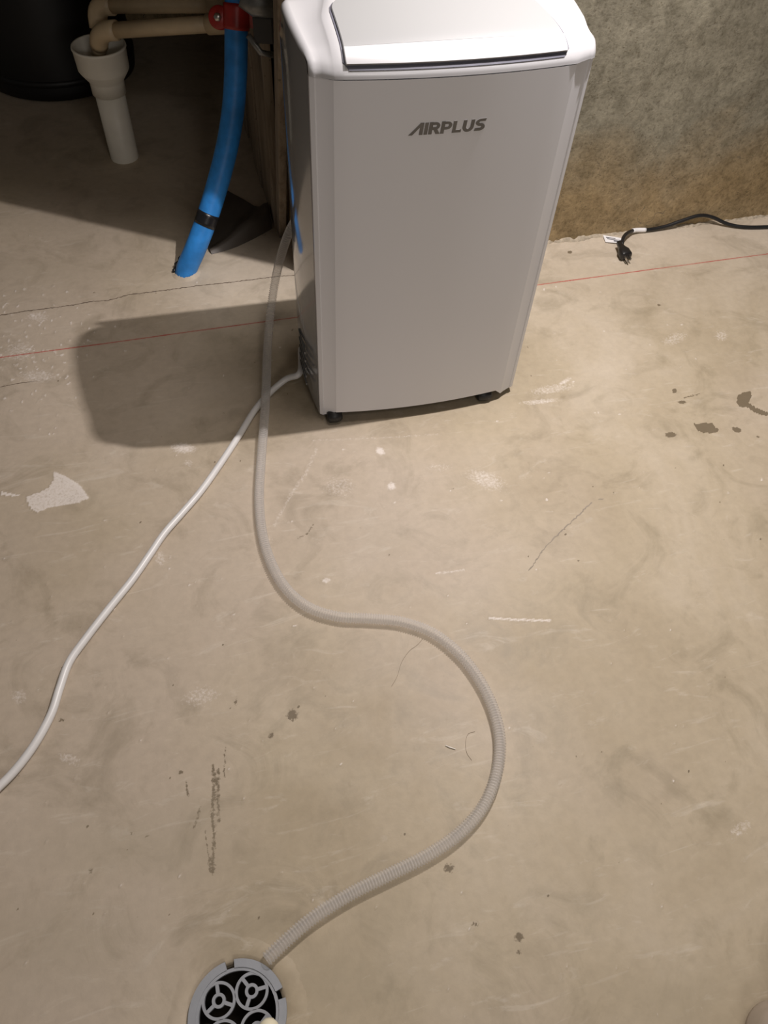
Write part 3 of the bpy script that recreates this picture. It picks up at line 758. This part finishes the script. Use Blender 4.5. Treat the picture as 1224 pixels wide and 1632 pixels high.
# plug body
pa, pb = P(989, 392, 0.020), P(1002, 416, 0.013)
d = (pb-pa); d.z = -0.006; d.normalize(); sx_ = d.cross(Vector((0, 0, 1))).normalized(); uz = sx_.cross(d)
bm = bmesh.new(); rings = []
for t, a, b in ((-0.018, 0.006, 0.006), (-0.006, 0.0075, 0.007), (0.006, 0.010, 0.009), (0.016, 0.0155, 0.012), (0.034, 0.0165, 0.0125), (0.038, 0.0145, 0.011)):
    c0 = pa+d*(t+0.004)
    rings.append([bm.verts.new(loc(c0+sx_*a*math.copysign(abs(math.cos(q))**0.7, math.cos(q))+uz*b*math.copysign(abs(math.sin(q))**0.7, math.sin(q)))) for q in [2*PI*k/20 for k in range(20)]])
for a, b in zip(rings, rings[1:]):
    for k in range(20): bm.faces.new((a[k], a[(k+1) % 20], b[(k+1) % 20], b[k]))
bm.faces.new(rings[0]); bm.faces.new(list(reversed(rings[-1])))
pg = obj('plug', bm, M['blackplug'], bc, True)
for sgn in (-1, 1):
    bm = bmesh.new()
    c0 = pa+d*0.040+sx_*0.0063*sgn+uz*0.002
    vs = [bm.verts.new(loc(c0+d*a+sx_*b+uz*e)) for a in (0, 0.017) for b in (-0.0009, 0.0009) for e in (-0.0032, 0.0032)]
    for q in ((0, 1, 3, 2), (4, 6, 7, 5), (0, 4, 5, 1), (2, 3, 7, 6), (0, 2, 6, 4), (1, 5, 7, 3)): bm.faces.new([vs[i] for i in q])
    obj('prong', bm, M['steel'], pg)
bm = bmesh.new(); sweep(bm, [loc(pa+d*0.040-uz*0.006), loc(pa+d*0.060-uz*0.006)], 0.0022, 10); obj('prong', bm, M['steel'], pg)
# paper tag
q = [P(961, 375, 0.004), P(992, 380, 0.006), P(992, 388, 0.005), P(965, 386, 0.003)]
bm = bmesh.new(); a = [bm.verts.new(loc(p)) for p in q]; b = [bm.verts.new(loc(p)+Vector((0, 0, 0.0008))) for p in q]
bm.faces.new(a); bm.faces.new(list(reversed(b)))
for i in range(4): bm.faces.new((a[i], b[i], b[(i+1) % 4], a[(i+1) % 4]))
tg = obj('paper_tag', bm, M['paper'], bc); tg['label'] = 'white printed paper tag'
bm = bmesh.new()
for (s0, s1, tt, wdt) in ((0.12, 0.62, 0.30, .06), (0.15, 0.9, 0.50, 0.05), (0.5, 0.92, 0.72, 0.09)):
    def uv(s, t): return loc((q[0].lerp(q[1], s)).lerp(q[3].lerp(q[2], s), t))+Vector((0, 0, 0.0012))
    vs = [bm.verts.new(uv(*k)) for k in ((s0, tt-wdt), (s1, tt-wdt), (s1, tt+wdt), (s0, tt+wdt))]; bm.faces.new(vs)
obj('print', bm, M['ink'], tg)

# ------------------------------------------------------------------ blue pipe with tape
b0 = P(296, 436)
bt = thing('blue_pipe', 'thick blue plastic pipe rising from the concrete floor with a bent foot', 'pipe', b0)
BR = 0.0262
bl = [(b0+Vector((-0.008, -0.01, -0.05))), P(296, 434), PD(312, 395, 1.93), PD(330, 347, 1.90), PD(346, 296, 1.87), PD(361, 238, 1.84), PD(371, 180, 1.81), PD(375.5, 120, 1.775), PD(376.5, 60, 1.74), PD(377, 0, 1.70), PD(377, -70, 1.67)]
bl = [Vector(p)-b0 for p in bl]; bp = resample(catmull(bl, 8), 0.008)
bm = bmesh.new(); sweep(bm, bp, BR, 28); obj('pipe_length', bm, M['blue'], bt, True)
k0 = min(range(len(bp)), key=lambda i: (bp[i]+b0-PD(333, 352, 1.90)).length)
def band(k_, n_, r, mat, name, par):
    bm = bmesh.new(); pts = bp[k_-n_:k_+n_+1]; rr = [r]*len(pts); sweep(bm, pts, rr, 28); return obj(name, bm, mat, par, True)
band(k0, 2, BR+0.0008, M['tape'], 'black_tape', bt)
# scrap of torn black wrap at the foot
bm = bmesh.new(); q = [P(277, 434, 0.004), P(281, 421, 0.010), P(288, 410, 0.016), P(296, 399, 0.020)]
q = [p-b0 for p in resample(catmull(q, 5), 0.006)]; sweep(bm, q, [0.0035+0.0022*math.sin(i*1.9) for i in range(len(q))], 8); obj('torn_wrap', bm, M['black'], bt, True)
# broken concrete lip round the pipe foot
v, f = [], []; N = 48
for j, (r, z) in enumerate([(BR*0.98, 0.005), (BR*1.12, 0.003), (BR*1.3, 0.001), (BR*1.5, -0.001)]):
    for k in range(N):
        a = 2*PI*k/N; rr = r*(1+0.14*noise.noise(Vector((math.cos(a)*3, math.sin(a)*3, j)))*(j > 0)); zz = z*(1+0.8*noise.noise(Vector((math.cos(a)*6, math.sin(a)*6, j*2))))
        v.append((b0.x+rr*math.cos(a)+0.002, b0.y+rr*math.sin(a)*1.1+0.006, zz))
for j in range(3):
    for k in range(N): f.append((j*N+k, j*N+(k+1) % N, (j+1)*N+(k+1) % N, (j+1)*N+k))
pyd('mortar_lip', v, f, M['floor'], floor, True)

# red pipe clamp
kc = min(range(len(bp)), key=lambda i: (bp[i]+b0-PD(376.5, 26, 1.72)).length)
cc = bp[kc]+b0
ct = thing('pipe_clamp', 'red metal clamp around the upper end of the blue pipe', 'clamp', cc)
bm = bmesh.new(); sweep(bm, [p+b0-cc for p in bp[kc-3:kc+4]], BR+0.0035, 28); obj('collar', bm, M['red'], ct, True)
ax = dirw(ex); vw = dirw(-ez)
fwd = (ax.cross(Vector((0, 0, 1)))).normalized()          # towards the camera, level
if fwd.y > 0: fwd = -fwd
ax = Vector((ax.x, ax.y, 0)).normalized()
def disc(c, n, r, t, name, mat, par, seg=24):
    bm = bmesh.new(); n = n.normalized(); sweep(bm, [c-n*t/2, c-n*t*0.3, c+n*t*0.3, c+n*t/2], [r*0.9, r, r, r*0.86], seg); return obj(name, bm, mat, par, True)
lug = disc(ax*-(BR+0.012)+Vector((0, 0, -0.004)), fwd*0.9+Vector((0, 0, 0.4)), 0.024, 0.018, 'lug', M['red'], ct)
disc(ax*-(BR+0.014)+fwd*0.010+Vector((0, 0, 0.001)), fwd+Vector((0, 0, 0.4)), 0.009, 0.012, 'screw_head', M['steel'], lug, 6)
bm = bmesh.new()
for vv in bx(bm, BR, BR+0.036, -0.006, 0.006, -0.020, 0.014): pass
for vv in bm.verts:
    c = vv.co.copy(); vv.co = ax*c.x+fwd*c.y+Vector((0, 0, c.z-0.006*(c.x > BR+0.02)))
bev(bm, 0.003); obj('ear', bm, M['red'], ct)
# grey bracket behind the clamp, fixed to the boards
bk0 = PD(431, 28, 1.57)+Vector((-0.012, 0, 0))
kt = thing('pipe_bracket', 'dark grey metal bracket beside the red clamp on the timber boards', 'bracket', bk0)
bm = bmesh.new(); sweep(bm, [ax*-0.045+Vector((0, 0, 0.035)), ax*-0.02+Vector((0, 0, 0.026)), ax*0.03+Vector((0, 0, 0.026))], [0.016, 0.024, 0.024], 20); obj('bracket_barrel', bm, M['zinc'], kt, True)
bm = bmesh.new(); bx(bm, -0.024, 0.018, -0.012, 0.012, -0.045, 0.006)
for vv in bm.verts: c = vv.co.copy(); vv.co = ax*c.x+fwd*c.y+Vector((0, 0, c.z))
bev(bm, 0.004); obj('bracket_block', bm, M['black'], kt)
bm = bmesh.new(); sweep(bm, [ax*-0.035+Vector((0, 0, -0.03))+fwd*.01, ax*-0.012+Vector((0, 0, -0.062))+fwd*.01, ax*0.014+Vector((0, 0, -0.066))+fwd*.01], 0.006, 10); obj('bracket_strap', bm, M['zinc'], kt, True)

# ------------------------------------------------------------------ standpipe with funnel
s0 = P(199, 250); s0 = Vector((s0.x, s0.y, 0))
st = thing('floor_standpipe', 'off-white plastic standpipe with wide funnel cup rising from the shaded floor', 'pipe', s0)
bm = bmesh.new(); lathe(bm, [(0.040, -0.01), (0.040, 0.205), (0.036, 0.205), (0.036, 0.02)], seg=40); obj('pipe_length', bm, M['pvc'], st, True)
bm = bmesh.new(); lathe(bm, [(0.037, 0.186), (0.0455, 0.186), (0.0455, 0.216), (0.048, 0.222), (0.063, 0.243), (0.067, 0.250), (0.069, 0.300), (0.071, 0.302), (0.070, 0.307), (0.0655, 0.307), (0.064, 0.300), (0.061, 0.25), (0.040, 0.222), (0.036, 0.20)], seg=48)
obj('funnel_cup', bm, M['pvc'], st, True)
cupz = 0.307
# two beige discharge pipes ending in elbows over the cup
def cpvc(name, label, elbow_px, elbow_d, tip, end_px, end_d, R=0.0185):
    e = PD(*elbow_px, elbow_d); g = PD(*end_px, end_d)
    t = thing(name, label, 'pipe', e, 0)
    dirp = (g-e).normalized()
    tip = Vector(tip)
    bm = bmesh.new(); sweep(bm, [dirp*0.03, g-e], R, 24); obj('pipe_length', bm, M['cpvc'], t, True)
    dn = (tip-e).normalized(); arc = [dirp*0.052, dirp*0.036]
    for k in range(1, 8):
        s = k/8; arc.append((dirp*0.036)*(1-s)**2+(dn*0.036)*s*s)
    arc += [dn*0.036, dn*0.050]
    bm = bmesh.new(); sweep(bm, arc, R+0.0048, 24); obj('elbow', bm, M['cpvc'], t, True)
    bm = bmesh.new(); sweep(bm, [dn*0.03, tip-e], R, 24); obj('outlet', bm, M['cpvc'], t, True)
    dd = (g-e).length
    bm = bmesh.new(); sweep(bm, [dirp*(dd*0.90-0.03), dirp*(dd*0.90+0.04)], R+0.0045, 24); obj('coupling', bm, M['cpvc'], t, True)
    return t
cpvc('discharge_pipe', 'beige plastic discharge pipe with elbow, the lower one pouring into the funnel', (158, 50), 1.95, (s0.x-0.004, s0.y-0.012, cupz-0.020), (372, 36), 1.84)
cpvc('discharge_pipe', 'upper of two beige discharge pipes whose elbow hangs above the funnel', (152, 8), 1.98, tuple(PD(158, 44, 2.01)), (376, 6), 1.87, 0.0195)

# ------------------------------------------------------------------ black tank
tt = thing('black_tank', 'large black round tank standing in the dark far left corner', 'tank', (-0.515, 1.72, 0))
bm = bmesh.new(); lathe(bm, [(0.0001, 0.0), (0.225, 0.0), (0.240, 0.008), (0.243, 0.03), (0.240, 0.05), (0.240, 0.72), (0.225, 0.745), (0.0001, 0.76)], seg=64); obj('tank_body', bm, M['tank'], tt, True)
bm = bmesh.new(); lathe(bm, [(0.240, 0.045), (0.246, 0.048), (0.246, 0.062), (0.240, 0.065)], seg=64); obj('base_ring', bm, M['tank'], tt, True)

# ------------------------------------------------------------------ floor drain
dt = thing('floor_drain', 'round grey plastic floor drain cover with circular openings set in the slab', 'drain', (DC.x, DC.y, 0))
bm = bmesh.new()
def flg(a0, a1):
    a0, a1 = math.radians(a0), math.radians(a1)
    annulus(bm, 0, 0, 0.0555, DR, -0.002, 0.0060, a0, a1, 96)
flg(14, 86); flg(97, 363)
annulus(bm, 0, 0, 0.0515, 0.0558, -0.004, 0.0045, 0, 2*PI, 96)
# filled web between the flange and the rosettes on the outer side
obj('flange', bm, M['grey'], dt)
a_base = math.atan2(-1.044+1.065, -0.355+0.334)
for k in range(4):
    a = a_base-k*PI/2; rc = 0.0318; x, y = rc*math.cos(a), rc*math.sin(a)
    bm = bmesh.new(); annulus(bm, x, y, 0.0192, 0.0229, -0.004, 0.0040, seg=44); annulus(bm, x, y, 0.0052, 0.0092, -0.004, 0.0040, seg=28)
    off = {0: PI/2, 1: -0.05, 2: 0.6, 3: 0.2}[k]
    for m_ in range(3):
        b = off+m_*2*PI/3+(0.0 if k == 0 else 0.05); bar(bm, (x+0.0070*math.cos(b), y+0.0070*math.sin(b)), (x+0.0200*math.cos(b), y+0.0200*math.sin(b)), 0.0046, -0.004, 0.0038)
    obj('rosette', bm, M['grey'], dt)
# cream stub lying on the drain
cb = Vector((-0.296, -1.090, 0.03))
bm = bmesh.new(); pts = [Vector((cb.x-0.008, cb.y-0.075, 0.020)), Vector((cb.x-0.006, cb.y-0.04, 0.020)), Vector((cb.x+0.000, cb.y-0.006, 0.020)), Vector((cb.x+0.002, cb.y+0.004, 0.018)), Vector((cb.x+0.003, cb.y+0.009, 0.017))]
sweep(bm, pts, [0.015, 0.0155, 0.015, 0.012, 0.006], 20)
tag(obj('cream_stub', bm, M['cream'], None, True), 'smooth cream rounded stub lying over the edge of the grey drain', 'stub')
# taupe shoe toe at the lower right
sc = Vector((0.375, -1.292, 0))
bm = bmesh.new(); seg = 36; rings = []
for (r, z) in ((0.050, 0.0), (0.054, 0.004), (0.054, 0.012), (0.051, 0.018), (0.049, 0.030), (0.042, 0.042), (0.028, 0.050), (0.010, 0.053)):
    ring = []
    for k in range(seg):
        a = 2*PI*k/seg; y = math.sin(a); ring.append(bm.verts.new((sc.x+r*math.cos(a), sc.y+0.006+(r*y if y > 0 else (r*y*3.2-0.0)), z)))
    rings.append(ring)
for a, b in zip(rings, rings[1:]):
    for k in range(seg): bm.faces.new((a[k], a[(k+1) % seg], b[(k+1) % seg], b[k]))
bm.faces.new(rings[0]); bm.faces.new(rings[-1])
tag(obj('shoe', bm, M['taupe'], None, True), 'rounded taupe shoe toe on the floor in the bottom right corner', 'shoe')

# ------------------------------------------------------------------ small litter on the floor
bm = bmesh.new(); sweep(bm, [P(710, 1188, 0.0015), P(717, 1191, 0.0018), P(726, 1194, 0.0015)], [0.0008, 0.0012, 0.0007], 6)
tag(obj('splinter', bm, M['chalk'], None), 'tiny pale splinter on the floor inside the curve of the hose', 'splinter')
def hair(pts, label):
    bm = bmesh.new(); sweep(bm, resample(catmull([P(a, b, 0.0006) for a, b in pts], 8), 0.003), 0.00022, 5)
    tag(obj('hair', bm, M['hair'], None), label, 'hair')
hair([(674, 1018), (665, 1028), (652, 1038), (640, 1056), (633, 1078), (624, 1094)], 'thin dark hair curving down below the middle of the hose')
hair([(757, 1166), (746, 1170), (742, 1184), (744, 1200), (752, 1212)], 'fine curled hair on the floor just left of the hose bend')

# ------------------------------------------------------------------ unseen board added above the alcove to keep it in shade
e1, e3 = Vector((-0.69, 0.957, 0)), Vector((0.043, 0.508, 0)); Lp = Vector((0.53, -0.06, 1.56)); hs = 0.80
kk = hs/(1.56-hs)
E1 = (e1+kk*Vector((Lp.x, Lp.y, 0)))/(1+kk); E3 = (e3+kk*Vector((Lp.x, Lp.y, 0)))/(1+kk)
dr = (E1-E3).normalized(); A_ = E3-dr*0.10; B_ = E1+dr*1.3; nn = Vector((-dr.y, dr.x, 0));
if nn.y < 0: nn = -nn
bm = bmesh.new(); bot = [bm.verts.new((p.x, p.y, hs)) for p in (A_, B_, B_+nn*1.5, A_+nn*1.5)]; top = [bm.verts.new((p.co.x, p.co.y, hs+0.03)) for p in bot]
bm.faces.new(bot); bm.faces.new(list(reversed(top)))
for i in range(4): bm.faces.new((bot[i], top[i], top[(i+1) % 4], bot[(i+1) % 4]))
tag(obj('shade_board', bm, M['wood'], None), 'added unseen board that shades the alcove behind the appliance', 'light blocker')
